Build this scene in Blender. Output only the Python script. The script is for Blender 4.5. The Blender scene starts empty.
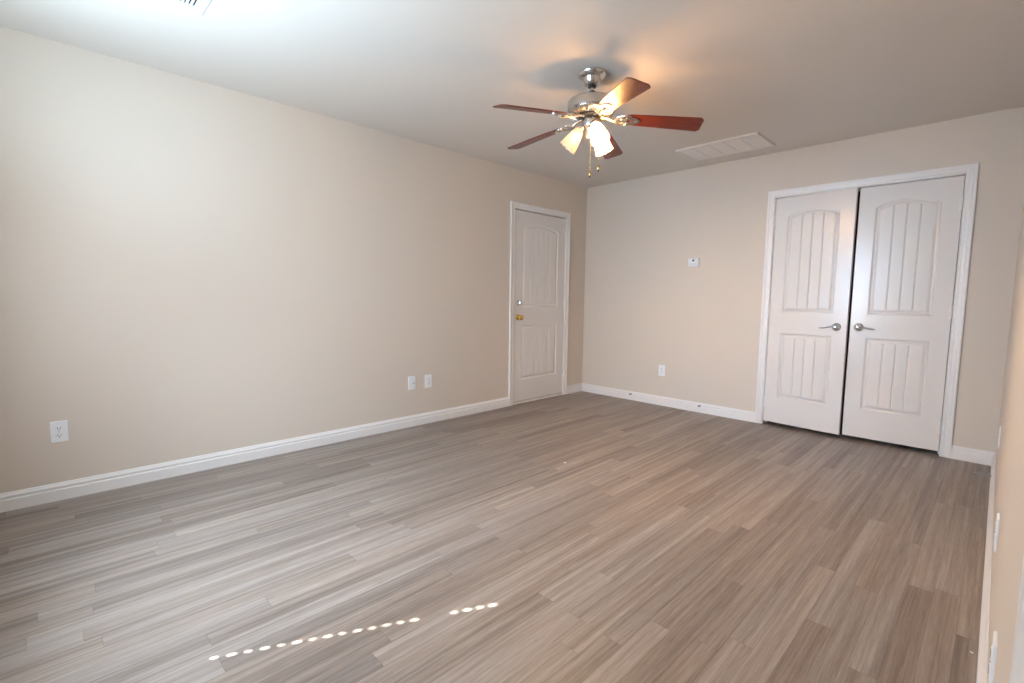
import bpy, bmesh, math, random
from mathutils import Vector, Matrix
random.seed(7)
C = bpy.context.scene.collection
S = bpy.context.scene
PI = math.pi
H, W, FY = 2.431, 3.594, -5.06            # ceiling height, right wall x, front (window) wall y

# ------------------------------------------------------------------ camera
cam_d = bpy.data.cameras.new('camera')
cam = bpy.data.objects.new('camera', cam_d); C.objects.link(cam)
yaw, pit, rol, fpx = -0.793179287, 0.0923100981, 0.0121034299, 480.1749
fw = Vector((math.sin(yaw) * math.cos(pit), math.cos(yaw) * math.cos(pit), -math.sin(pit)))
r0 = Vector((math.cos(yaw), -math.sin(yaw), 0)); u0 = r0.cross(fw)
rr = r0 * math.cos(rol) + u0 * math.sin(rol); uu = -r0 * math.sin(rol) + u0 * math.cos(rol)
M = Matrix((rr, uu, -fw)).transposed().to_4x4()
M.translation = (3.54652353, -4.70837361, 1.13639449)
cam.matrix_world = M
cam_d.sensor_fit = 'HORIZONTAL'; cam_d.sensor_width = 36.0
cam_d.lens = 36.0 * fpx / 1024.0
cam_d.clip_start = 0.005
S.camera = cam

# ------------------------------------------------------------------ world, sun, daylight, exposure
wd = bpy.data.worlds.new('world'); S.world = wd; wd.use_nodes = True
bgn = wd.node_tree.nodes['Background']
bgn.inputs[0].default_value = (0.55, 0.70, 1.0, 1); bgn.inputs[1].default_value = 1.0

def lamp(name, typ, energy, color, loc, direction, **kw):
    d = bpy.data.lights.new(name, typ); d.energy = energy; d.color = color
    for k, v in kw.items(): setattr(d, k, v)
    o = bpy.data.objects.new(name, d); C.objects.link(o); o.location = loc
    o.rotation_euler = Vector(direction).to_track_quat('-Z', 'Y').to_euler()
    return o
sun_h = Vector((0.452, 0.892)); sun_e = math.atan(0.93)
lamp('sun', 'SUN', 90.0, (1.0, 0.97, 0.93), (0, -8, 6),
     (sun_h.x * math.cos(sun_e), sun_h.y * math.cos(sun_e), -math.sin(sun_e)), angle=0.009)
# daylight that the closed blinds scatter into the room: most of it is thrown up to the ceiling
lamp('window_daylight', 'AREA', 43.0, (0.74, 0.86, 1.0), (1.50, FY + 0.06, 1.33), (0.0, 1.0, 0.0),
     shape='RECTANGLE', size=1.15, size_y=1.40)
lamp('window_low_daylight', 'AREA', 24.0, (0.66, 0.83, 1.0), (1.50, FY + 0.08, 1.05), (0.0, 0.9, -0.45),
     shape='RECTANGLE', size=1.15, size_y=0.80, spread=math.radians(115))
lamp('window_upward_daylight', 'AREA', 26.0, (0.52, 0.79, 1.0), (1.50, FY + 0.12, 1.60), (-0.15, 0.7, 0.9),
     shape='RECTANGLE', size=1.15, size_y=0.70, spread=math.radians(150))
lamp('window_deep_daylight', 'AREA', 7.0, (0.42, 0.66, 1.0), (1.50, FY + 0.07, 1.33), (0.10, 1.0, -0.14),
     shape='RECTANGLE', size=1.15, size_y=1.40, spread=math.radians(55))
S.view_settings.view_transform = 'Standard'
S.view_settings.look = 'None'
S.view_settings.gamma = 1.0
S.view_settings.use_curve_mapping = False
S.view_settings.exposure = 0.03
S.cycles.use_denoising = True
S.cycles.max_bounces = 10
S.cycles.diffuse_bounces = 7
S.cycles.glossy_bounces = 4
S.cycles.transparent_max_bounces = 12
S.cycles.sample_clamp_indirect = 6.0
S.cycles.caustics_reflective = False
S.cycles.caustics_refractive = False

# ------------------------------------------------------------------ materials
def mat(name, col, rough=0.6, metal=0.0, coat=0.0, spec=0.5, bump=None, var=None, emit=None):
    m = bpy.data.materials.new(name); m.use_nodes = True
    nt = m.node_tree; b = nt.nodes['Principled BSDF']
    b.inputs['Base Color'].default_value = (*col, 1); b.inputs['Roughness'].default_value = rough
    b.inputs['Metallic'].default_value = metal; b.inputs['Coat Weight'].default_value = coat
    b.inputs['Coat Roughness'].default_value = 0.15
    b.inputs['Specular IOR Level'].default_value = spec
    tc = nt.nodes.new('ShaderNodeTexCoord')
    if bump:
        n = nt.nodes.new('ShaderNodeTexNoise'); n.inputs['Scale'].default_value = bump[0]; n.inputs['Detail'].default_value = 3
        bp = nt.nodes.new('ShaderNodeBump'); bp.inputs['Strength'].default_value = bump[1]; bp.inputs['Distance'].default_value = bump[2]
        nt.links.new(tc.outputs['Object'], n.inputs['Vector']); nt.links.new(n.outputs['Fac'], bp.inputs['Height'])
        nt.links.new(bp.outputs['Normal'], b.inputs['Normal'])
    if var:
        n = nt.nodes.new('ShaderNodeTexNoise'); n.inputs['Scale'].default_value = var[0]; n.inputs['Detail'].default_value = 4
        mx = nt.nodes.new('ShaderNodeMix'); mx.data_type = 'RGBA'
        mx.inputs['A'].default_value = (*[c * (1 - var[1]) for c in col], 1)
        mx.inputs['B'].default_value = (*[min(1, c * (1 + var[1])) for c in col], 1)
        nt.links.new(tc.outputs['Object'], n.inputs['Vector']); nt.links.new(n.outputs['Fac'], mx.inputs['Factor'])
        nt.links.new(mx.outputs['Result'], b.inputs['Base Color'])
    if emit:
        b.inputs['Emission Color'].default_value = (*emit[0], 1); b.inputs['Emission Strength'].default_value = emit[1]
    return m
WALL = mat('beige_wall_paint', (0.665, 0.59, 0.51), 0.62, bump=(180, 0.12, 0.002), var=(1.3, 0.012), spec=0.35)
CEIL = mat('ceiling_paint', (0.70, 0.66, 0.61), 0.8, bump=(140, 0.15, 0.002), var=(1.1, 0.01), spec=0.2)
TRIM = mat('white_trim_paint', (0.80, 0.775, 0.755), 0.38, var=(3, 0.008))
DOOR = mat('white_door_paint', (0.76, 0.728, 0.70), 0.22, var=(2, 0.008))
PLATE = mat('white_plastic', (0.84, 0.85, 0.87), 0.35, var=(20, 0.01))
SLOT = mat('dark_slot', (0.03, 0.03, 0.035), 0.6, var=(30, 0.1))
NICKEL = mat('brushed_nickel', (0.60, 0.585, 0.56), 0.26, metal=1.0, var=(60, 0.06))
CHROME = mat('polished_chrome', (0.78, 0.79, 0.82), 0.12, metal=1.0, var=(60, 0.02))
BRASS = mat('polished_brass', (0.86, 0.62, 0.22), 0.18, metal=1.0, var=(60, 0.05))
STEEL = mat('dull_steel', (0.45, 0.45, 0.46), 0.4, metal=1.0, var=(60, 0.05))
BLACK = mat('black_rubber', (0.025, 0.024, 0.023), 0.6, var=(30, 0.1))
GRILLE = mat('white_grille_enamel', (0.72, 0.675, 0.62), 0.5, var=(5, 0.01))
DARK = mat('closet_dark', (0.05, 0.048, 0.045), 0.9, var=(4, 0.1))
SLAT = mat('white_blind_slat', (0.80, 0.80, 0.78), 0.5, var=(5, 0.01))
BULB_ON = mat('lit_bulb_glass', (1, 0.9, 0.75), 0.4, var=(10, 0.01), emit=((1.0, 0.58, 0.25), 3300.0))
BULB_DIM = mat('frosted_bulb_glass', (0.85, 0.83, 0.78), 0.4, var=(10, 0.01), emit=((1.0, 0.62, 0.30), 12.0))

def wood_blade():
    m = bpy.data.materials.new('cherry_wood'); m.use_nodes = True; nt = m.node_tree; b = nt.nodes['Principled BSDF']
    tc = nt.nodes.new('ShaderNodeTexCoord'); mp = nt.nodes.new('ShaderNodeMapping'); mp.inputs['Scale'].default_value = (3, 60, 60)
    n = nt.nodes.new('ShaderNodeTexNoise'); n.inputs['Scale'].default_value = 1.5; n.inputs['Detail'].default_value = 5
    cr = nt.nodes.new('ShaderNodeValToRGB')
    cr.color_ramp.elements[0].position = 0.3; cr.color_ramp.elements[0].color = (0.075, 0.009, 0.003, 1)
    cr.color_ramp.elements[1].position = 0.75; cr.color_ramp.elements[1].color = (0.20, 0.024, 0.007, 1)
    nt.links.new(tc.outputs['Object'], mp.inputs['Vector']); nt.links.new(mp.outputs['Vector'], n.inputs['Vector'])
    nt.links.new(n.outputs['Fac'], cr.inputs['Fac']); nt.links.new(cr.outputs['Color'], b.inputs['Base Color'])
    b.inputs['Roughness'].default_value = 0.32; b.inputs['Coat Weight'].default_value = 0.25; b.inputs['Coat Roughness'].default_value = 0.2
    return m
CHERRY = wood_blade()

def shade_glass():
    m = bpy.data.materials.new('frosted_shade_glass'); m.use_nodes = True; nt = m.node_tree
    nt.nodes.remove(nt.nodes['Principled BSDF']); out = nt.nodes['Material Output']
    tr = nt.nodes.new('ShaderNodeBsdfTransparent'); tr.inputs[0].default_value = (1, 0.93, 0.82, 1)
    tl = nt.nodes.new('ShaderNodeBsdfTranslucent'); df = nt.nodes.new('ShaderNodeBsdfDiffuse'); gl = nt.nodes.new('ShaderNodeBsdfGlossy')
    n = nt.nodes.new('ShaderNodeTexNoise'); n.inputs['Scale'].default_value = 35
    cr = nt.nodes.new('ShaderNodeValToRGB'); cr.color_ramp.elements[0].color = (0.80, 0.72, 0.60, 1); cr.color_ramp.elements[1].color = (0.92, 0.86, 0.76, 1)
    nt.links.new(n.outputs['Fac'], cr.inputs['Fac'])
    for s in (tl, df): nt.links.new(cr.outputs['Color'], s.inputs[0])
    gl.inputs['Roughness'].default_value = 0.25
    a = nt.nodes.new('ShaderNodeMixShader'); a.inputs[0].default_value = 0.45
    c = nt.nodes.new('ShaderNodeMixShader'); c.inputs[0].default_value = 0.26
    d = nt.nodes.new('ShaderNodeMixShader'); d.inputs[0].default_value = 0.05
    nt.links.new(tl.outputs[0], a.inputs[1]); nt.links.new(df.outputs[0], a.inputs[2])
    nt.links.new(a.outputs[0], c.inputs[1]); nt.links.new(tr.outputs[0], c.inputs[2])
    nt.links.new(c.outputs[0], d.inputs[1]); nt.links.new(gl.outputs[0], d.inputs[2])
    nt.links.new(d.outputs[0], out.inputs[0])
    return m
SHADE = shade_glass()

def pane_glass():
    m = bpy.data.materials.new('window_glass'); m.use_nodes = True; nt = m.node_tree
    nt.nodes.remove(nt.nodes['Principled BSDF']); out = nt.nodes['Material Output']
    tr = nt.nodes.new('ShaderNodeBsdfTransparent'); tr.inputs[0].default_value = (0.93, 0.96, 0.95, 1)
    gl = nt.nodes.new('ShaderNodeBsdfGlossy'); gl.inputs['Roughness'].default_value = 0.02
    mx = nt.nodes.new('ShaderNodeMixShader'); mx.inputs[0].default_value = 0.06
    nt.links.new(tr.outputs[0], mx.inputs[1]); nt.links.new(gl.outputs[0], mx.inputs[2])
    nt.links.new(mx.outputs[0], out.inputs[0])
    return m
GLASS = pane_glass()

def floor_mat():
    m = bpy.data.materials.new('grey_brown_laminate'); m.use_nodes = True; nt = m.node_tree; L = nt.links
    b = nt.nodes['Principled BSDF']
    def N(t, **kw):
        n = nt.nodes.new(t)
        for k, v in kw.items(): setattr(n, k, v)
        return n
    def math_(op, a, bb=None, c=None):
        n = N('ShaderNodeMath', operation=op)
        for i, v in enumerate((a, bb, c)):
            if v is None: continue
            if isinstance(v, (int, float)): n.inputs[i].default_value = v
            else: L.new(v, n.inputs[i])
        return n.outputs[0]
    tc = N('ShaderNodeTexCoord'); sp = N('ShaderNodeSeparateXYZ'); L.new(tc.outputs['Object'], sp.inputs[0])
    x, y = sp.outputs[0], sp.outputs[1]
    sw = 0.0765
    u = math_('DIVIDE', x, sw); i = math_('FLOOR', u); fu = math_('FRACT', u)
    wn = N('ShaderNodeTexWhiteNoise', noise_dimensions='1D'); L.new(i, wn.inputs['W'])
    off = math_('MULTIPLY', wn.outputs['Value'], 7.3)
    v = math_('ADD', math_('DIVIDE', y, 1.15), off); j = math_('FLOOR', v); fv = math_('FRACT', v)
    cb = N('ShaderNodeCombineXYZ'); L.new(i, cb.inputs[0]); L.new(j, cb.inputs[1])
    w2 = N('ShaderNodeTexWhiteNoise', noise_dimensions='3D'); L.new(cb.outputs[0], w2.inputs['Vector'])
    rnd = w2.outputs['Value']; sc = N('ShaderNodeSeparateColor'); L.new(w2.outputs['Color'], sc.inputs[0])
    # grain coordinates: shifted per strip, strongly stretched along the strip
    gx = math_('ADD', math_('MULTIPLY', x, 1.0), math_('MULTIPLY', rnd, 37.0))
    gy = math_('ADD', math_('MULTIPLY', y, 1.0), math_('MULTIPLY', sc.outputs[1], 53.0))
    def noise(sx, sy, det, rough, dist=0.0):
        c = N('ShaderNodeCombineXYZ'); L.new(math_('MULTIPLY', gx, sx), c.inputs[0]); L.new(math_('MULTIPLY', gy, sy), c.inputs[1])
        n = N('ShaderNodeTexNoise'); n.inputs['Scale'].default_value = 1; n.inputs['Detail'].default_value = det
        n.inputs['Roughness'].default_value = rough; n.inputs['Distortion'].default_value = dist
        L.new(c.outputs[0], n.inputs['Vector']); return n.outputs['Fac']
    band = noise(34, 0.7, 2, 0.5, 0.3); fine = noise(300, 10, 4, 0.7, 0.6); mid = noise(95, 2.6, 3, 0.6, 1.1)
    fac = math_('ADD', math_('ADD', math_('MULTIPLY', rnd, 0.26), -0.06), math_('MULTIPLY', band, 0.86))
    fac = math_('ADD', fac, math_('MULTIPLY', math_('SUBTRACT', mid, 0.5), 0.55))
    fac = math_('ADD', fac, math_('MULTIPLY', math_('SUBTRACT', fine, 0.5), 0.65))
    cr = N('ShaderNodeValToRGB'); e = cr.color_ramp.elements
    e[0].position = 0.12; e[0].color = (0.115, 0.091, 0.076, 1)
    e[1].position = 0.86; e[1].color = (0.40, 0.352, 0.315, 1)
    k = e.new(0.42); k.color = (0.22, 0.182, 0.155, 1)
    k = e.new(0.62); k.color = (0.295, 0.250, 0.218, 1)
    L.new(fac, cr.inputs['Fac'])
    # cool / warm tint per strip
    hs = N('ShaderNodeMix', data_type='RGBA', blend_type='MULTIPLY'); hs.inputs['Factor'].default_value = 1.0
    tint = N('ShaderNodeMix', data_type='RGBA'); tint.inputs['A'].default_value = (1.02, 0.99, 0.965, 1); tint.inputs['B'].default_value = (0.98, 1.0, 1.035, 1)
    L.new(sc.outputs[2], tint.inputs['Factor']); L.new(cr.outputs['Color'], hs.inputs['A']); L.new(tint.outputs['Result'], hs.inputs['B'])
    # dark thin seams
    ed = math_('MINIMUM', math_('MULTIPLY', math_('MINIMUM', fu, math_('SUBTRACT', 1.0, fu)), sw),
               math_('MULTIPLY', math_('MINIMUM', fv, math_('SUBTRACT', 1.0, fv)), 1.15))
    seam = math_('LESS_THAN', ed, 0.0011)
    sm = N('ShaderNodeMix', data_type='RGBA'); L.new(math_('MULTIPLY', seam, 0.32), sm.inputs['Factor'])
    L.new(hs.outputs['Result'], sm.inputs['A']); sm.inputs['B'].default_value = (0.07, 0.048, 0.036, 1)
    L.new(sm.outputs['Result'], b.inputs['Base Color'])
    L.new(math_('ADD', math_('MULTIPLY', fine, 0.14), 0.33), b.inputs['Roughness'])
    b.inputs['Specular IOR Level'].default_value = 0.5
    bp = N('ShaderNodeBump'); bp.inputs['Strength'].default_value = 0.12; bp.inputs['Distance'].default_value = 0.001
    L.new(fine, bp.inputs['Height']); L.new(bp.outputs['Normal'], b.inputs['Normal'])
    return m
FLOOR = floor_mat()

# ------------------------------------------------------------------ mesh helpers
def obj(name, bm, m, parent=None, smooth=False, bevel=0.0, kind=None):
    bmesh.ops.recalc_face_normals(bm, faces=bm.faces)
    me = bpy.data.meshes.new(name); bm.to_mesh(me); bm.free(); me.materials.append(m)
    if smooth:
        me.polygons.foreach_set('use_smooth', [True] * len(me.polygons))
    o = bpy.data.objects.new(name, me); C.objects.link(o)
    if smooth:
        try: me.set_sharp_from_angle(angle=math.radians(38))
        except Exception: pass
    if bevel:
        md = o.modifiers.new('bevel', 'BEVEL'); md.width = bevel; md.segments = 2; md.limit_method = 'ANGLE'
    if parent: o.parent = parent
    if kind: o['kind'] = kind
    return o
def B(): return bmesh.new()
def box(bm, a, b):
    x0, y0, z0 = a; x1, y1, z1 = b
    v = [bm.verts.new(p) for p in ((x0,y0,z0),(x1,y0,z0),(x1,y1,z0),(x0,y1,z0),(x0,y0,z1),(x1,y0,z1),(x1,y1,z1),(x0,y1,z1))]
    for f in ((0,3,2,1),(4,5,6,7),(0,1,5,4),(1,2,6,5),(2,3,7,6),(3,0,4,7)): bm.faces.new([v[i] for i in f])
    return v
def lathe(bm, prof, n=32, mtx=None, cap=True):
    rings = []
    for r, z in prof:
        if r < 1e-6: rings.append([bm.verts.new((0, 0, z))])
        else: rings.append([bm.verts.new((r*math.cos(2*PI*k/n), r*math.sin(2*PI*k/n), z)) for k in range(n)])
    for a, b in zip(rings, rings[1:]):
        for k in range(n):
            k2 = (k+1) % n
            q = []
            for vv in ((a[k % len(a)]), (a[k2 % len(a)]), (b[k2 % len(b)]), (b[k % len(b)])):
                if vv not in q: q.append(vv)
            if len(q) > 2: bm.faces.new(q)
    if cap:
        for rg in (rings[0], rings[-1]):
            if len(rg) > 2: bm.faces.new(rg)
    vs = [v for rg in rings for v in rg]
    if mtx is not None: bmesh.ops.transform(bm, matrix=mtx, verts=vs)
    return vs
def tube(bm, pts, rad, n=10, flat=1.0):
    pts = [Vector(p) for p in pts]; rings = []
    rads = rad if isinstance(rad, (list, tuple)) else [rad]*len(pts)
    up = Vector((0,0,1))
    for i, p in enumerate(pts):
        t = (pts[min(i+1, len(pts)-1)] - pts[max(i-1, 0)]).normalized()
        a = t.cross(up)
        if a.length < 1e-3: a = t.cross(Vector((1,0,0)))
        a.normalize(); c = a.cross(t).normalized()
        rings.append([bm.verts.new(p + rads[i]*(a*math.cos(2*PI*k/n) + c*flat*math.sin(2*PI*k/n))) for k in range(n)])
    for a, b in zip(rings, rings[1:]):
        for k in range(n): bm.faces.new((a[k], a[(k+1)%n], b[(k+1)%n], b[k]))
    bm.faces.new(rings[0]); bm.faces.new(rings[-1])
def prism(bm, outline, z0, z1):
    a = [bm.verts.new((x, y, z0)) for x, y in outline]; b = [bm.verts.new((x, y, z1)) for x, y in outline]
    bm.faces.new(a[::-1]); bm.faces.new(b)
    n = len(a)
    for k in range(n): bm.faces.new((a[k], a[(k+1)%n], b[(k+1)%n], b[k]))
    return a + b
def empty(name, loc=(0,0,0), rz=0.0, kind=None):
    o = bpy.data.objects.new(name, None); C.objects.link(o); o.empty_display_size = 0.05
    o.location = loc; o.rotation_euler = (0, 0, rz)
    if kind: o['kind'] = kind
    return o
def tag(o, label, cat, group=None):
    o['label'] = label; o['category'] = cat
    if group: o['group'] = group
    return o
FACE_Y = Matrix.Rotation(PI/2, 4, 'X')     # turns a lathe axis +z into -y (out of the wall)
def copy_tree(o, parent=None):
    c = o.copy(); C.objects.link(c)
    if parent: c.parent = parent
    for ch in o.children: copy_tree(ch, c)
    return c

# ------------------------------------------------------------------ room shell
T = 0.12
b = B(); box(b, (-T, FY-T, -0.10), (W+T, T, 0.0)); obj('floor', b, FLOOR, kind='structure')
b = B(); box(b, (-T, FY-T, H), (W+T, T, H+0.10)); obj('ceiling', b, CEIL, kind='structure')
CT = 2.040                                   # opening head height
def wall_with_gaps(name, along, fixed0, fixed1, a0, a1, gaps):
    """gaps: (lo, hi, z0, z1). one wall, one mesh"""
    b = B()
    def put(lo, hi, z0, z1):
        if hi - lo < 1e-6 or z1 - z0 < 1e-6: return
        if along == 'y': box(b, (fixed0, lo, z0), (fixed1, hi, z1))
        else: box(b, (lo, fixed0, z0), (hi, fixed1, z1))
    cur = a0
    for lo, hi, z0, z1 in sorted(gaps):
        put(cur, lo, 0, H); put(lo, hi, 0, z0); put(lo, hi, z1, H); cur = hi
    put(cur, a1, 0, H)
    return obj(name, b, WALL, kind='structure')
LD = (-1.201, -0.373)                        # left door opening (y)
DD = (2.072, 3.304)                          # closet opening (x)
RD = (-4.950, -4.165)                        # right door opening (y)
WN = (0.90, 2.10, 0.60, 2.06)                # window opening x0 x1 z0 z1
wall_with_gaps('wall_left', 'y', -T, 0.0, FY, 0.0, [(LD[0], LD[1], 0, CT)])
wall_with_gaps('wall_back', 'x', 0.0, T, -T, W+T, [(DD[0], DD[1], 0, CT)])
wall_with_gaps('wall_right', 'y', W, W+T, FY, 0.0, [(RD[0], RD[1], 0, CT)])
wall_with_gaps('wall_front', 'x', FY-T, FY, -T, W+T, [WN])
# dark spaces behind the doors (closet and hall side), open towards the door
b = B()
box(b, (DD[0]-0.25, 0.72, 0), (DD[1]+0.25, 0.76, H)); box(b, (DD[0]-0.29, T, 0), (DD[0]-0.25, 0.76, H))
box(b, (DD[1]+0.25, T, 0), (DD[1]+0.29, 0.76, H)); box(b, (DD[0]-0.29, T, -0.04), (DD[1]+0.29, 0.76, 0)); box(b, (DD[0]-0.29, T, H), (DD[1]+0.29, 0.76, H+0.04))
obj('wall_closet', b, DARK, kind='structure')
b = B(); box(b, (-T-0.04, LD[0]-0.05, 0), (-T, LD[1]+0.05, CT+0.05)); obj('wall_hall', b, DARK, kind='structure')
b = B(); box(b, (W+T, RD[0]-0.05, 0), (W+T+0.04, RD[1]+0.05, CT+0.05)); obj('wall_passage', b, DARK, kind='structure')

# casings: one mitred U of moulded profile round each opening. local frame: x along wall, -y out of the wall
CPROF = [(0.0, 0.0), (0.0, 0.009), (0.004, 0.0115), (0.012, 0.012), (0.018, 0.0095), (0.026, 0.0105), (0.036, 0.0125), (0.044, 0.017), (0.050, 0.018), (0.058, 0.018), (0.060, 0.016), (0.060, 0.0)]
def casing(name, w, loc, rz):
    b = B(); st = []
    for u, d in CPROF:
        st.append([b.verts.new(p) for p in ((-u, -d, 0), (-u, -d, CT+u), (w+u, -d, CT+u), (w+u, -d, 0))])
    n = len(st)
    for k in range(n):
        a, c = st[k], st[(k+1) % n]
        for s in range(3): b.faces.new((a[s], a[s+1], c[s+1], c[s]))
    b.faces.new([s[0] for s in st]); b.faces.new([s[3] for s in st][::-1])
    o = obj(name, b, TRIM, kind='structure'); o.location = loc; o.rotation_euler = (0, 0, rz); return o
def jamb(name, w, loc, rz, stop=0.045):
    """lining of an opening with a door stop; local y>0 goes into the wall"""
    b = B(); t = 0.004
    for x0, x1 in ((0, t), (w-t, w)): box(b, (x0, 0.0, 0), (x1, T, CT))
    box(b, (t, 0.0, CT-t), (w-t, T, CT))
    for x0, x1 in ((t, 0.016), (w-0.016, w-t)): box(b, (x0, stop, 0), (x1, stop+0.03, CT-t))
    box(b, (0.016, stop, CT-0.016), (w-0.016, stop+0.03, CT-t))
    o = obj(name, b, TRIM, kind='structure'); o.location = loc; o.rotation_euler = (0, 0, rz); return o
RL, RR = PI/2, -PI/2                          # wall frames: left wall faces +x, right wall faces -x
lw, dw, rw = LD[1]-LD[0], DD[1]-DD[0], RD[1]-RD[0]
casing('trim_1', lw, (0, LD[0], 0), RL); jamb('trim_2', lw, (0, LD[0], 0), RL)
casing('trim_3', dw, (DD[0], 0, 0), 0); jamb('trim_4', dw, (DD[0], 0, 0), 0, 0.06)
casing('trim_5', rw, (W, RD[1], 0), RR); jamb('trim_6', rw, (W, RD[1], 0), RR)
b = B(); box(b, (-0.075, LD[0]+0.005, 0.0), (0.004, LD[1]-0.005, 0.022)); obj('trim_7', b, TRIM, bevel=0.003, kind='structure')   # pale threshold

# baseboards: moulded profile swept along each stretch of wall
BPROF = [(0.0, 0.0), (0.018, 0.0), (0.0175, 0.056), (0.0165, 0.060), (0.0125, 0.063), (0.012, 0.068), (0.0145, 0.071), (0.014, 0.079), (0.008, 0.086), (0.0055, 0.093), (0.003, 0.096), (0.0, 0.096)]
def baseboard(name, p0, p1, out, m0=0, m1=0):
    """from p0 to p1 along the wall; out = direction off the wall; m0/m1: mitre (1 inner corner)"""
    p0, p1, out = Vector((*p0, 0)), Vector((*p1, 0)), Vector((*out, 0)); t = (p1-p0).normalized()
    b = B(); A = [b.verts.new(p0 + out*d + t*d*m0 + Vector((0,0,z))) for d, z in BPROF]
    Z = [b.verts.new(p1 + out*d - t*d*m1 + Vector((0,0,z))) for d, z in BPROF]
    n = len(A)
    for k in range(n): b.faces.new((A[k], A[(k+1)%n], Z[(k+1)%n], Z[k]))
    b.faces.new(A); b.faces.new(Z[::-1])
    return obj(name, b, TRIM, kind='structure')
CW = 0.060
baseboard('baseboard_left', (0, FY), (0, LD[0]-CW), (1, 0), 1, 0)
baseboard('baseboard_left.001', (0, LD[1]+CW), (0, 0), (1, 0), 0, 1)
baseboard('baseboard_back', (0, 0), (DD[0]-CW, 0), (0, -1), 1, 0)
baseboard('baseboard_back.001', (DD[1]+CW, 0), (W, 0), (0, -1), 0, 1)
baseboard('baseboard_right', (W, 0), (W, RD[1]+CW), (-1, 0), 1, 0)
baseboard('baseboard_front', (0, FY), (W, FY), (0, 1), 1, 1)

# ------------------------------------------------------------------ doors
def leaf_bm(w, h, margin, th=0.035):
    """two moulded panels (arched upper, square lower) with a beadboard field; front at y=0 facing -y"""
    hw = w/2 - margin; xc = w/2
    pan = [(1.00, 1.828, 0.055), (0.230, 0.812, 0.0)]           # z0, shoulder z, arch rise (above the leaf's foot)
    gr = [xc + 0.08*k for k in range(-4, 5) if abs(0.08*k) < hw-0.06]
    def top(x, zs, rise):
        if rise == 0: return zs
        R = (hw*hw + rise*rise)/(2*rise); return zs + math.sqrt(max(0, R*R-(x-xc)**2)) - (R-rise)
    def depth(x, z):
        for z0, zs, rise in pan:
            d = min(hw-abs(x-xc), z-z0, top(x, zs, rise)-z)
            if d <= 0: continue
            if d < 0.004: return 0.0035*d/0.004
            if d < 0.014: return 0.0035 + 0.0075*math.sin((d-0.004)/0.010*PI/2)
            if d < 0.020: return 0.011
            if d < 0.040: return 0.011 - 0.0095*math.sin((d-0.020)/0.020*PI/2)
            g = min(abs(x-q) for q in gr)
            return 0.0015 + (0.0062*(1-g/0.0055) if g < 0.0055 and d > 0.042 else 0)
        return 0.0
    xs = {0.0, w}; k = 0.0
    while k < w: xs.add(round(k, 4)); k += 0.012
    for e in (0, 0.004, 0.0075, 0.011, 0.014, 0.020, 0.025, 0.030, 0.035, 0.040, 0.042):
        xs.add(round(xc-hw+e, 4)); xs.add(round(xc+hw-e, 4))
    for q in gr:
        for e in (-0.0056, 0, 0.0056): xs.add(round(q+e, 4))
    zs_ = {0.0, h}; k = 0.0
    while k < h: zs_.add(round(k, 4)); k += 0.06
    for z0, zt, rise in pan:
        for e in (0, 0.004, 0.0075, 0.011, 0.014, 0.020, 0.025, 0.030, 0.035, 0.040, 0.042): zs_.add(round(z0+e, 4))
        if rise:
            k = zt-0.06
            while k < zt+rise+0.004: zs_.add(round(k, 4)); k += 0.0022
        else:
            for e in (0, 0.004, 0.0075, 0.011, 0.014, 0.020, 0.025, 0.030, 0.035, 0.040, 0.042): zs_.add(round(zt-e, 4))
    def thin(s):
        s = sorted(s); out = [s[0]]
        for q in s[1:]:
            if q-out[-1] > 0.0009: out.append(q)
        return out
    X, Z = thin(xs), thin(zs_)
    b = B(); G = [[b.verts.new((x, depth(x, z), z)) for x in X] for z in Z]
    for r in range(len(Z)-1):
        for c in range(len(X)-1): b.faces.new((G[r][c], G[r][c+1], G[r+1][c+1], G[r+1][c]))
    q = {}
    for kx, x in ((0, 0.0), (1, w)):
        for kz, z in ((0, 0.0), (1, h)): q[kx, kz] = b.verts.new((x, th, z))
    b.faces.new((q[0,0], q[0,1], q[1,1], q[1,0]))
    b.faces.new(G[0][::-1] + [q[0,0], q[1,0]]); b.faces.new(G[-1] + [q[1,1], q[0,1]])
    b.faces.new([r[0] for r in G] + [q[0,1], q[0,0]]); b.faces.new([r[-1] for r in G][::-1] + [q[1,0], q[1,1]])
    return b
HGT = 1.996
def hinge(parent, x, z):
    b = B(); lathe(b, [(0.0055, -0.045), (0.0055, 0.045)], 12); lathe(b, [(0, 0.045), (0.004, 0.046), (0.005, 0.049), (0.003, 0.052), (0, 0.053)], 12)
    box(b, (-0.014, 0.001, -0.044), (0.014, 0.004, 0.044))
    o = obj('hinge', b, TRIM, parent, smooth=True); o.location = (x, -0.004, z); return o
def lever(parent, x, z, sx):
    """wavy lever handle on a round rose, pointing to sx"""
    b = B()
    lathe(b, [(0, 0.0), (0.033, 0.0), (0.033, 0.004), (0.028, 0.010), (0.014, 0.014), (0.011, 0.020), (0.011, 0.045), (0.013, 0.052), (0, 0.056)], 28, FACE_Y)
    o = obj('door_handle', b, CHROME, parent, smooth=True); o.location = (x, 0, z)
    b = B(); pts = []; rad = []
    for k in range(15):
        t = k/14; pts.append((sx*(t*0.112), -0.048+0.006*math.sin(t*PI), 0.004*math.sin(t*2*PI+0.4) - 0.012*t*t)); rad.append(0.0105*(1-0.45*t) if k < 14 else 0.003)
    tube(b, pts, rad, 12, 0.75)
    l = obj('lever', b, CHROME, o, smooth=True); return o
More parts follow.
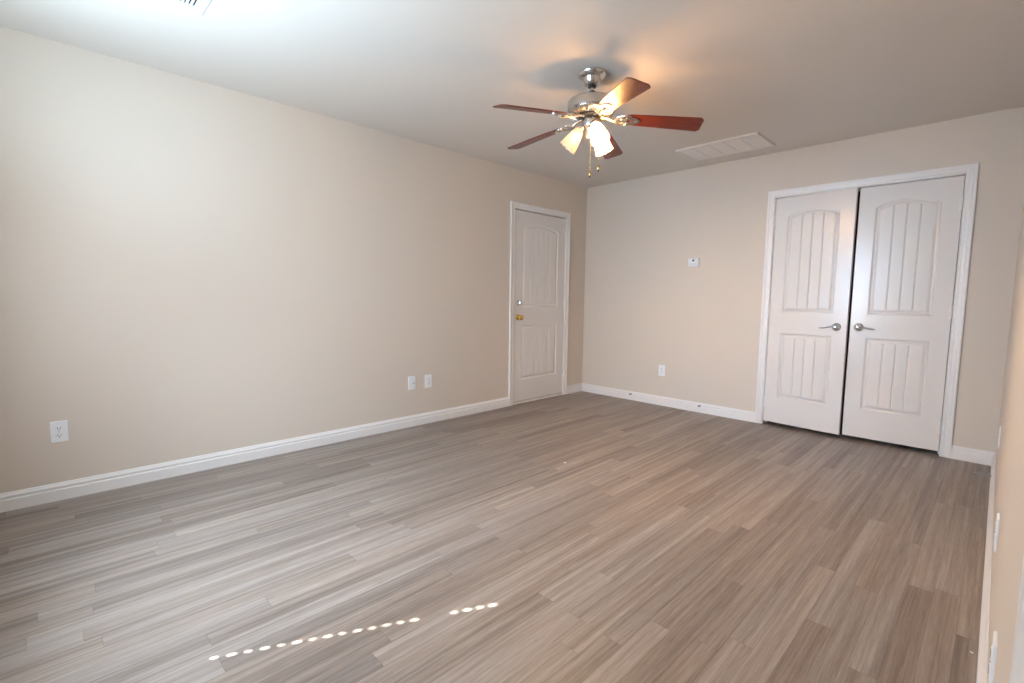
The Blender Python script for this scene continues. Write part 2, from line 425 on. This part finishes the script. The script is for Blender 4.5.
# left wall entry door (beaded two panel), knob side towards the camera
door = obj('door_1', leaf_bm(lw-0.014, HGT, 0.119), DOOR, smooth=True, kind='structure')
door.location = (-0.004, LD[0]+0.007, 0.030); door.rotation_euler = (0, 0, RL)
b = B(); lathe(b, [(0, 0), (0.032, 0), (0.032, 0.004), (0.024, 0.009), (0.012, 0.012), (0.0105, 0.022), (0.014, 0.030), (0.025, 0.037), (0.0275, 0.048), (0.0265, 0.060), (0.020, 0.067), (0.009, 0.069), (0, 0.069)], 32, FACE_Y)
o = obj('door_knob', b, BRASS, door, smooth=True); o.location = (0.063, 0, 0.895); o['label'] = 'brass knob'
b = B(); lathe(b, [(0, 0), (0.030, 0), (0.030, 0.005), (0.025, 0.016), (0.018, 0.019), (0, 0.019)], 32, FACE_Y)
box(b, (-0.004, -0.034, -0.013), (0.004, -0.018, 0.013))
o = obj('deadbolt', b, CHROME, door, smooth=True); o.location = (0.063, 0, 1.045); o['label'] = 'chrome deadbolt'
for z in (0.18, 1.03, 1.82): hinge(door, lw-0.014, z)
# closet double doors: left leaf ajar into the room, right leaf nearly shut
d2 = obj('door_2', leaf_bm(0.598, HGT, 0.103), DOOR, smooth=True, kind='structure')
d2.location = (DD[0]+0.008, -0.001, 0.033); d2.rotation_euler = (0, 0, -math.radians(4.2))
lever(d2, 0.600-0.073, 0.890, -1)
for z in (0.18, 1.03, 1.80): hinge(d2, 0.0, z)
def shift(bm, dx): bmesh.ops.translate(bm, verts=bm.verts, vec=(dx, 0, 0)); return bm
d3 = obj('door_3', shift(leaf_bm(0.603, HGT, 0.107), -0.603), DOOR, smooth=True, kind='structure')
d3.location = (DD[1]-0.0085, -0.001, 0.033); d3.rotation_euler = (0, 0, math.radians(0.5))
lever(d3, -0.605+0.060, 0.895, 1)
for z in (0.18, 1.03, 1.80): hinge(d3, 0.0, z)
# door beside the camera in the right wall
d4 = obj('door_4', leaf_bm(rw-0.008, HGT, 0.118), DOOR, smooth=True, kind='structure')
d4.location = (W+0.008, RD[1]-0.004, 0.012); d4.rotation_euler = (0, 0, RR)

# ------------------------------------------------------------------ window with blind behind the camera
b = B(); x0, x1, z0, z1 = WN; fy0, fy1 = FY-0.10, FY-0.05
for a, c in (((x0, fy0, z0), (x0+0.04, fy1, z1)), ((x1-0.04, fy0, z0), (x1, fy1, z1)), ((x0+0.04, fy0, z0), (x1-0.04, fy1, z0+0.04)), ((x0+0.04, fy0, z1-0.04), (x1-0.04, fy1, z1)), ((x0+0.04, fy0, 1.40), (x1-0.04, fy1, 1.44))): box(b, a, c)
win = obj('window_1', b, TRIM, bevel=0.003, kind='structure')
b = B(); box(b, (x0+0.04, FY-0.078, z0+0.04), (x1-0.04, FY-0.074, 1.40)); obj('pane', b, GLASS, win)
b = B(); box(b, (x0+0.04, FY-0.078, 1.44), (x1-0.04, FY-0.074, z1-0.04)); obj('pane', b, GLASS, win)
b = B(); box(b, (x0-0.05, FY-0.03, z0-0.025), (x1+0.05, FY+0.035, z0)); obj('window_sill', b, TRIM, bevel=0.004, kind='structure')
bl = empty('window_blind', (0, FY-0.022, 0))
tag(bl, 'closed white slatted blind hanging in the front window', 'blind')
b = B(); box(b, (x0+0.006, -0.022, z1-0.05), (x1-0.006, 0.022, z1-0.002)); obj('headrail', b, SLAT, bl, bevel=0.002)
b = B(); box(b, (x0+0.008, -0.012, z0+0.004), (x1-0.008, 0.012, z0+0.022)); obj('bottom_rail', b, SLAT, bl, bevel=0.002)
b = B(); hx = 1.542; tilt = math.radians(76); z = z0+0.045; k = 0
while z < z1-0.06:
    big = 0.0095 if k % 2 else 0.0068
    holed = z0+0.10 < z < 1.60
    def sl(s, x):                             # s across the slat (-.025 outer bottom .. +.025 inner top)
        return (x, math.cos(tilt)*s, z + math.sin(tilt)*s)
    ends = [(x0+0.008, hx-0.0055, -0.025, 0.025), (hx+0.0055, x1-0.008, -0.025, 0.025)]
    ends += [(hx-0.0055, hx+0.0055, -0.025, -big), (hx-0.0055, hx+0.0055, big, 0.025)] if holed else [(hx-0.0055, hx+0.0055, -0.025, 0.025)]
    for xa, xb, sa, sb in ends:
        v = [b.verts.new(sl(s, x)) for s, x in ((sa, xa), (sa, xb), (sb, xb), (sb, xa))]; b.faces.new(v)
    z += 0.0442; k += 1
so = obj('slats', b, SLAT, bl)
md = so.modifiers.new('thickness', 'SOLIDIFY'); md.thickness = 0.002

# ------------------------------------------------------------------ ceiling fan
FZ = H
fan = empty('ceiling_fan', (1.784, -2.346, FZ))
tag(fan, 'five-blade ceiling fan in brushed nickel and cherry wood with lit glass shades', 'ceiling fan')
b = B(); lathe(b, [(0, 0), (0.080, 0), (0.082, -0.006), (0.078, -0.016), (0.066, -0.024), (0.055, -0.030), (0.049, -0.044), (0.042, -0.062), (0.030, -0.070), (0.014, -0.072), (0, -0.072)], 48)
obj('canopy', b, NICKEL, fan, smooth=True)
for pr in ([(0.022, -0.070), (0.024, -0.074), (0.022, -0.079), (0.012, -0.081)], [(0.012, -0.100), (0.020, -0.101), (0.022, -0.107), (0.018, -0.112)]):
    b = B(); lathe(b, pr, 24); obj('collar', b, BLACK, fan, smooth=True)
b = B(); lathe(b, [(0.0115, -0.066), (0.0115, -0.135)], 20); obj('downrod', b, NICKEL, fan, smooth=True)
b = B(); lathe(b, [(0, -0.130), (0.022, -0.130), (0.050, -0.136), (0.095, -0.143), (0.124, -0.150), (0.136, -0.158), (0.139, -0.166), (0.139, -0.208), (0.1365, -0.211), (0.139, -0.214), (0.135, -0.222), (0.120, -0.230), (0.090, -0.237), (0, -0.238)], 64)
mo = obj('motor_housing', b, NICKEL, fan, smooth=True)
b = B()                                         # ring of embossed ribs round the underside
for k in range(30):
    a = 2*PI*k/30
    tube(b, [(r*math.cos(a), r*math.sin(a), z) for r, z in ((0.134, -0.218), (0.123, -0.229), (0.108, -0.234), (0.094, -0.238))], [0.004, 0.006, 0.005, 0.003], 8)
obj('vent_rib', b, NICKEL, mo, smooth=True)
b = B(); lathe(b, [(0, -0.236), (0.072, -0.236), (0.078, -0.241), (0.074, -0.247), (0, -0.247)], 40); obj('flywheel', b, BLACK, fan, smooth=True)
b = B(); lathe(b, [(0, -0.245), (0.046, -0.245), (0.049, -0.250), (0.049, -0.290), (0.046, -0.300), (0.036, -0.306), (0.031, -0.314), (0.031, -0.356), (0.027, -0.368), (0.014, -0.376), (0.010, -0.384), (0.006, -0.392), (0, -0.394)], 40)
kit = obj('light_kit', b, NICKEL, fan, smooth=True)
# blades
ZB = -0.243; PITCH = Matrix.Rotation(math.radians(5.5), 4, 'Y') @ Matrix.Rotation(-math.radians(13), 4, 'X')   # blades droop a little towards the tip
def blade_mesh():
    xa, xb, ha, hb = 0.195, 0.627, 0.050, 0.065
    out = [(xa, -ha*0.55), (xa+0.012, -ha*0.86), (xa+0.035, -ha)]
    out += [(xb-0.022, -hb), (xb-0.016, -hb*0.97), (xb-0.002, -hb*0.74), (xb, -hb*0.66)]
    full = out + [(x, -y) for x, y in out[::-1]]
    b = B(); vs = prism(b, full, -0.003, 0.003); bmesh.ops.transform(b, matrix=PITCH, verts=vs); return b
def iron_mesh():
    b = B()
    # flat trefoil plate under the blade root
    pl = []
    for k in range(40):
        a = 2*PI*k/40; r = 0.040*(1+0.16*math.cos(3*a)); pl.append((0.228+1.15*r*math.cos(a), r*math.sin(a)*1.05))
    inner = [(0.222+0.016*math.cos(2*PI*k/40), 0.014*math.sin(2*PI*k/40)) for k in range(40)]
    vs = []
    lay = [[b.verts.new((x, y, z)) for x, y in o] for o, z in ((pl, -0.0035), (pl, -0.009), (inner, -0.009), (inner, -0.0035))]
    for i in range(4):
        p, q = lay[i], lay[(i+1) % 4]
        for k in range(40): b.faces.new((p[k], p[(k+1)%40], q[(k+1)%40], q[k]))
    vs = [v for l in lay for v in l]
    for dx, dy in ((0.205, 0.026), (0.205, -0.026), (0.258, 0.0)):
        vs += lathe(b, [(0, -0.0145), (0.005, -0.0135), (0.007, -0.009)], 12, Matrix.Translation((dx, dy, 0)))
    bmesh.ops.transform(b, matrix=PITCH, verts=vs)
    # curved neck up to the flywheel, and two open scrolls beside it
    tube(b, [(0.055, 0, -0.003), (0.080, 0, -0.006), (0.104, 0, -0.012), (0.124, 0, -0.024), (0.142, 0, -0.031), (0.168, 0, -0.028), (0.200, 0, -0.028)], [0.012, 0.012, 0.011, 0.010, 0.010, 0.011, 0.010], 12, 0.7)
    for s in (-1, 1):
        pts = []
        for k in range(19):
            a = -0.5*PI + 2.05*PI*k/18; r = 0.024 - 0.0006*k
            pts.append((0.160 + r*math.cos(a)*1.2, s*(0.022 + r*math.sin(a)*0.85), -0.022 - s*0.004))
        tube(b, pts, 0.0052, 8)
        tube(b, [(0.120, 0, -0.020), (0.135, s*0.012, -0.024), (0.155, s*0.040, -0.024 - s*0.008), (0.185, s*0.050, -0.027 - s*0.010), (0.205, s*0.034, -0.028 - s*0.007)], [0.006, 0.006, 0.0055, 0.005, 0.004], 8)
    return b
az0 = -36 + 3.2
blade = obj('blade', blade_mesh(), CHERRY, fan, bevel=0.0012)
iron = obj('blade_iron', iron_mesh(), NICKEL, blade, smooth=True); iron['label'] = 'ornate scrolled nickel blade bracket'
blade.location = (0, 0, ZB); blade.rotation_euler = (0, 0, math.radians(az0))
for k in range(1, 5):
    c = copy_tree(blade, fan); c.rotation_euler = (0, 0, math.radians(az0 + 72*k))
# shades: three tilted tulip glasses
def shade_mesh():
    b = B(); n = 64; prof = [(0.000, 0.0205), (0.004, 0.024), (0.012, 0.0275), (0.030, 0.0325), (0.055, 0.0385), (0.080, 0.0440), (0.105, 0.0490), (0.122, 0.0525), (0.130, 0.0545)]
    rings = []
    for i, (t, r) in enumerate(prof):
        f = max(0, (t-0.08)/0.05)
        rings.append([b.verts.new(((r*(1+0.014*f*math.cos(10*2*PI*k/n)))*math.cos(2*PI*k/n), (r*(1+0.014*f*math.cos(10*2*PI*k/n)))*math.sin(2*PI*k/n), -t - 0.0026*f*math.cos(10*2*PI*k/n))) for k in range(n)])
    for a, c in zip(rings, rings[1:]):
        for k in range(n): b.faces.new((a[k], a[(k+1)%n], c[(k+1)%n], c[k]))
    return b
TILT = math.radians(37)
for k, (az, lit) in enumerate(((-151, 0), (-31, 1), (89, 1))):
    a = math.radians(az)
    nk = Vector((0.060*math.cos(a), 0.060*math.sin(a), -0.305))
    rot = Matrix.Rotation(a, 4, 'Z') @ Matrix.Rotation(-TILT, 4, 'Y')       # local -z points outward and down
    sh = obj('lamp_shade', shade_mesh(), SHADE, fan, smooth=True)
    md = sh.modifiers.new('thickness', 'SOLIDIFY'); md.thickness = 0.0025; md.offset = -1
    sh.matrix_local = Matrix.Translation(nk) @ rot
    b = B(); lathe(b, [(0, 0.022), (0.012, 0.022), (0.022, 0.016), (0.0245, 0.006), (0.0245, -0.004), (0.019, -0.005), (0.015, -0.03), (0, -0.03)], 28)
    tube(b, [(0.0, 0, 0.016), (-0.012, 0, 0.028), (-0.030, 0, 0.030), (-0.045, 0, 0.014)], 0.0075, 10)
    obj('socket', b, NICKEL, sh, smooth=True)
    b = B(); lathe(b, [(0, -0.030), (0.012, -0.031), (0.014, -0.040), (0.021, -0.056), (0.0245, -0.070), (0.022, -0.084), (0.014, -0.093), (0, -0.096)], 24)
    o = obj('bulb', b, BULB_ON if lit else BULB_DIM, sh, smooth=True); o['label'] = 'glowing bulb' if lit else 'dim bulb'
# pull chains with a fob each
def chain(x, y, z0, z1):
    b = B(); z = z0
    tube(b, [(x*0.6, y*0.6, z0+0.012), (x, y, z0+0.008), (x, y, z0)], 0.0016, 8)
    while z > z1+0.004:
        lathe(b, [(0, 0.0021), (0.0016, 0.0013), (0.0021, 0), (0.0016, -0.0013), (0, -0.0021)], 8, Matrix.Translation((x, y, z)), cap=False); z -= 0.0034
    tube(b, [(x, y, z0), (x, y, z1)], 0.0008, 6)
    c = obj('pull_chain', b, BRASS, fan, smooth=True)
    b = B(); lathe(b, [(0, 0.004), (0.003, 0.003), (0.004, 0), (0.006, -0.008), (0.0075, -0.018), (0.006, -0.026), (0.003, -0.030), (0, -0.030)], 16, Matrix.Translation((x, y, z1)))
    obj('fob', b, BRASS, c, smooth=True)
    b = B(); lathe(b, [(0, -0.029), (0.0045, -0.0295), (0.0055, -0.033), (0.004, -0.038), (0, -0.039)], 16, Matrix.Translation((x, y, z1)))
    obj('fob_tip', b, BLACK, c, smooth=True)
chain(0.002, -0.002, -0.345, -0.548)
chain(0.038, 0.030, -0.345, -0.515)

# ------------------------------------------------------------------ ceiling grilles
ra = empty('return_air_grille', (1.445, -0.672, H)); gw, gl, th = 0.680, 0.425, 0.014
tag(ra, 'long cream return air grille on the ceiling near the closet', 'air vent')
b = B(); fr = 0.024
ringo = [(0, 0), (gw, 0), (gw, gl), (0, gl)]; ringi = [(fr, fr), (gw-fr, fr), (gw-fr, gl-fr), (fr, gl-fr)]
lay = [[b.verts.new((x, y, z)) for x, y in o] for o, z in ((ringo, 0.0), (ringo, -0.006), ([(x+(0.006 if x == 0 else -0.006), y+(0.006 if y == 0 else -0.006)) for x, y in ringo], -th), (ringi, -th), (ringi, 0.0))]
for i in range(5):
    p, q = lay[i], lay[(i+1) % 5]
    for k in range(4): b.faces.new((p[k], p[(k+1)%4], q[(k+1)%4], q[k]))
obj('frame', b, GRILLE, ra)
b = B(); y = fr+0.004
while y < gl-fr-0.004:
    v = [b.verts.new(p) for p in ((fr, y, -0.002), (gw-fr, y, -0.002), (gw-fr, y+0.0125, -0.011), (fr, y+0.0125, -0.011))]; b.faces.new(v); y += 0.0128
lo = obj('louvers', b, GRILLE, ra); md = lo.modifiers.new('thickness', 'SOLIDIFY'); md.thickness = 0.001
for k in range(1, 5):
    xx = fr + (gw-2*fr)*k/5; b = B(); box(b, (xx-0.003, fr, -0.0125), (xx+0.003, gl-fr, 0.0)); obj('divider_bar', b, GRILLE, ra)
b = B(); box(b, (fr, fr, -0.0012), (gw-fr, gl-fr, -0.0002)); obj('duct_opening', b, DARK, ra)

sr = empty('ceiling_register', (0.824, -4.405, H)); gw, gl, th, fr = 0.360, 0.317, 0.010, 0.036
tag(sr, 'white ceiling supply register with dark slots above the window end', 'air vent')
ringo = [(0, 0), (gw, 0), (gw, gl), (0, gl)]; ringi = [(0.068, fr), (gw-0.068, fr), (gw-0.068, gl-fr), (0.068, gl-fr)]
b = B(); lay = [[b.verts.new((x, y, z)) for x, y in o] for o, z in ((ringo, 0.0), (ringo, -0.004), ([(x+(0.005 if x == 0 else -0.005), y+(0.005 if y == 0 else -0.005)) for x, y in ringo], -th*0.6), (ringi, -th), (ringi, 0.0))]
for i in range(5):
    p, q = lay[i], lay[(i+1) % 5]
    for k in range(4): b.faces.new((p[k], p[(k+1)%4], q[(k+1)%4], q[k]))
obj('frame', b, PLATE, sr)
b = B(); y = fr+0.006
while y < gl-fr:
    v = [b.verts.new(p) for p in ((0.068, y, -0.001), (gw-0.068, y, -0.001), (gw-0.068, y+0.005, -0.012), (0.068, y+0.005, -0.012))]; b.faces.new(v); y += 0.0165
lo = obj('louvers', b, PLATE, sr); md = lo.modifiers.new('thickness', 'SOLIDIFY'); md.thickness = 0.001
b = B(); box(b, (0.068, fr, -0.0012), (gw-0.068, gl-fr, -0.0002)); obj('duct_opening', b, SLOT, sr)

# ------------------------------------------------------------------ wall plates
def rrect(w, h, r, n=5):
    pts = []
    for cx, cz, a0 in ((w/2-r, h/2-r, 0), (-w/2+r, h/2-r, 90), (-w/2+r, -h/2+r, 180), (w/2-r, -h/2+r, 270)):
        for k in range(n+1):
            a = math.radians(a0 + 90*k/n); pts.append((cx+r*math.cos(a), cz+r*math.sin(a)))
    return pts
def slab(b, pts, d0, d1, ch=0.0015):
    """rounded plate, from the wall (d0) out to d1 along -y with a chamfered rim"""
    n = len(pts); cx = sum(p[0] for p in pts)/n; cz = sum(p[1] for p in pts)/n
    def ins(p):
        v = Vector((p[0]-cx, p[1]-cz)); l = v.length; v *= (l-ch)/l; return (cx+v.x, cz+v.y)
    lay = [[b.verts.new((x, -d0, z)) for x, z in pts], [b.verts.new((x, -d1+ch, z)) for x, z in pts], [b.verts.new((x, -d1, z)) for x, z in map(ins, pts)]]
    for p, q in zip(lay, lay[1:]):
        for k in range(n): b.faces.new((p[k], p[(k+1)%n], q[(k+1)%n], q[k]))
    b.faces.new(lay[0]); b.faces.new(lay[-1])
def plate(name, loc, rz, label, cat, group, kind):
    r = empty(name, loc, rz); tag(r, label, cat, group)
    b = B(); slab(b, rrect(0.072, 0.116, 0.004), 0.0, 0.006, 0.0025); obj('cover_plate', b, PLATE, r)
    if kind == 'outlet':
        for s in (1, -1):
            b = B(); slab(b, [(x, z+s*0.0195) for x, z in rrect(0.034, 0.029, 0.011)], 0.005, 0.0078, 0.001); f = obj('receptacle', b, PLATE, r)
            b = B()
            for x, hh in ((-0.0065, 0.0090), (0.0065, 0.0075)): box(b, (x-0.0014, -0.0082, s*0.0195+0.003-hh/2), (x+0.0014, -0.0075, s*0.0195+0.003+hh/2))
            lathe(b, [(0, 0), (0.0026, 0), (0.0026, 0.0007), (0, 0.0007)], 14, Matrix.Translation((0, -0.0075, s*0.0195-0.0075)) @ FACE_Y)
            obj('socket_slot', b, SLOT, f)
        b = B(); lathe(b, [(0, 0), (0.0032, 0), (0.0026, 0.0012), (0, 0.0014)], 14, Matrix.Translation((0, -0.006, 0)) @ FACE_Y); obj('screw', b, STEEL, r)
    elif kind == 'jack':
        b = B(); box(b, (-0.008, -0.0075, -0.010), (0.008, -0.005, 0.010)); obj('jack_module', b, PLATE, r, bevel=0.001)
        b = B(); lathe(b, [(0, 0), (0.0055, 0), (0.0055, 0.009), (0.0035, 0.009), (0.0035, 0.0125), (0, 0.0125)], 16, Matrix.Translation((0.012, -0.006, -0.004)) @ FACE_Y); obj('coaxial_stub', b, STEEL, r, smooth=True)
        for s in (1, -1):
            b = B(); lathe(b, [(0, 0), (0.0032, 0), (0.0026, 0.0012), (0, 0.0014)], 14, Matrix.Translation((0, -0.006, s*0.041)) @ FACE_Y); obj('screw', b, PLATE, r)
    elif kind == 'blank':
        for s in (1, -1):
            b = B(); lathe(b, [(0, 0), (0.0032, 0), (0.0026, 0.0012), (0, 0.0014)], 14, Matrix.Translation((0, -0.006, s*0.041)) @ FACE_Y); obj('screw', b, PLATE, r)
    return r
OG = 'wall outlets low on the walls'
plate('wall_outlet', (0, -4.668, 0.377), RL, 'white duplex outlet alone at the near end of the left wall', 'outlet', OG, 'outlet')
plate('jack_plate', (0, -2.434, 0.382), RL, 'white cable jack plate with one dark stub, left of a pair on the left wall', 'wall plate', None, 'jack')
plate('wall_outlet', (0, -2.262, 0.379), RL, 'white duplex outlet close to the right of the cable jack plate', 'outlet', OG, 'outlet')
plate('wall_outlet', (1.052, 0, 0.375), 0, 'white duplex outlet below the thermostat on the back wall', 'outlet', OG, 'outlet')
plate('wall_outlet', (W, -0.902, 0.387), RR, 'white outlet on the right wall nearest the back corner', 'outlet', OG, 'outlet')
plate('wall_outlet', (W, -2.424, 0.358), RR, 'white outlet on the right wall, middle one of three seen edge-on', 'outlet', OG, 'outlet')
plate('wall_outlet', (W, -3.241, 0.341), RR, 'white outlet on the right wall nearest the door casing', 'outlet', OG, 'outlet')

th_ = empty('thermostat', (1.351, 0, 1.504)); tag(th_, 'small white thermostat with dark display on the back wall', 'thermostat')
b = B(); slab(b, rrect(0.112, 0.086, 0.006), 0.0, 0.010, 0.002); obj('wall_base', b, PLATE, th_)
b = B(); slab(b, rrect(0.106, 0.080, 0.007), 0.010, 0.022, 0.003); bd = obj('body', b, PLATE, th_)
b = B(); slab(b, [(x+0.000, z+0.018) for x, z in rrect(0.048, 0.026, 0.003)], 0.0215, 0.0235, 0.0008); dp = obj('display_bezel', b, PLATE, th_)
b = B(); slab(b, [(x+0.002, z+0.018) for x, z in rrect(0.022, 0.018, 0.002)], 0.023, 0.0243, 0.0004); obj('display', b, mat('dark_display', (0.07, 0.075, 0.08), 0.25, var=(20, 0.1)), dp)
b = B()
for z in (-0.012, -0.020, -0.028): box(b, (-0.040, -0.0226, z-0.0008), (0.040, -0.0215, z+0.0008))
obj('vent_slit', b, STEEL, th_)

# ------------------------------------------------------------------ door stops
def doorstop(loc, rz, label, length, tip, gold=False):
    r = empty('door_stop', loc, rz); tag(r, label, 'door stop', 'door stops on the baseboards')
    b = B(); lathe(b, [(0, 0), (0.011, 0), (0.011, 0.003), (0.007, 0.007), (0, 0.007)], 20, FACE_Y); obj('base', b, STEEL, r, smooth=True)
    b = B(); pts = []; n = 110; turns = 16
    for k in range(n+1):
        a = 2*PI*turns*k/n; pts.append((0.0052*math.cos(a), -0.005-(length-0.014)*k/n, 0.0052*math.sin(a)))
    tube(b, pts, 0.0013, 5); obj('spring', b, STEEL, r, smooth=True)
    b = B(); lathe(b, [(0, length-0.014), (0.006, length-0.014), (0.0075, length-0.010), (0.0075, length-0.003), (0.005, length), (0, length)], 18, FACE_Y); obj('tip', b, tip, r, smooth=True)
doorstop((0.700, -0.017, 0.070), 0, 'door stop with dark tip on the back baseboard, nearer the corner', 0.036, BLACK)
doorstop((1.490, -0.017, 0.070), 0, 'door stop with dark tip on the back baseboard, nearer the closet', 0.036, BLACK)
doorstop((W-0.017, -0.58, 0.074), RR, 'spring door stop sticking out of the right baseboard', 0.078, STEEL)

# ------------------------------------------------------------------ flecks of paint on the floor
def fleck(x, y, s, label):
    b = B(); pts = [(s*(1+0.35*random.uniform(-1, 1))*math.cos(2*PI*k/7), s*(0.75+0.3*random.uniform(-1, 1))*math.sin(2*PI*k/7)) for k in range(7)]
    prism(b, pts, 0.0, 0.003); o = obj('paint_chip', b, TRIM); o.location = (x, y, 0.0); tag(o, label, 'paint chip', 'paint chips on the floor')
fleck(3.560, -2.604, 0.006, 'tiny white paint chip on the floor beside the right baseboard')
fleck(1.513, -2.178, 0.008, 'tiny white paint chip in the middle of the floor')
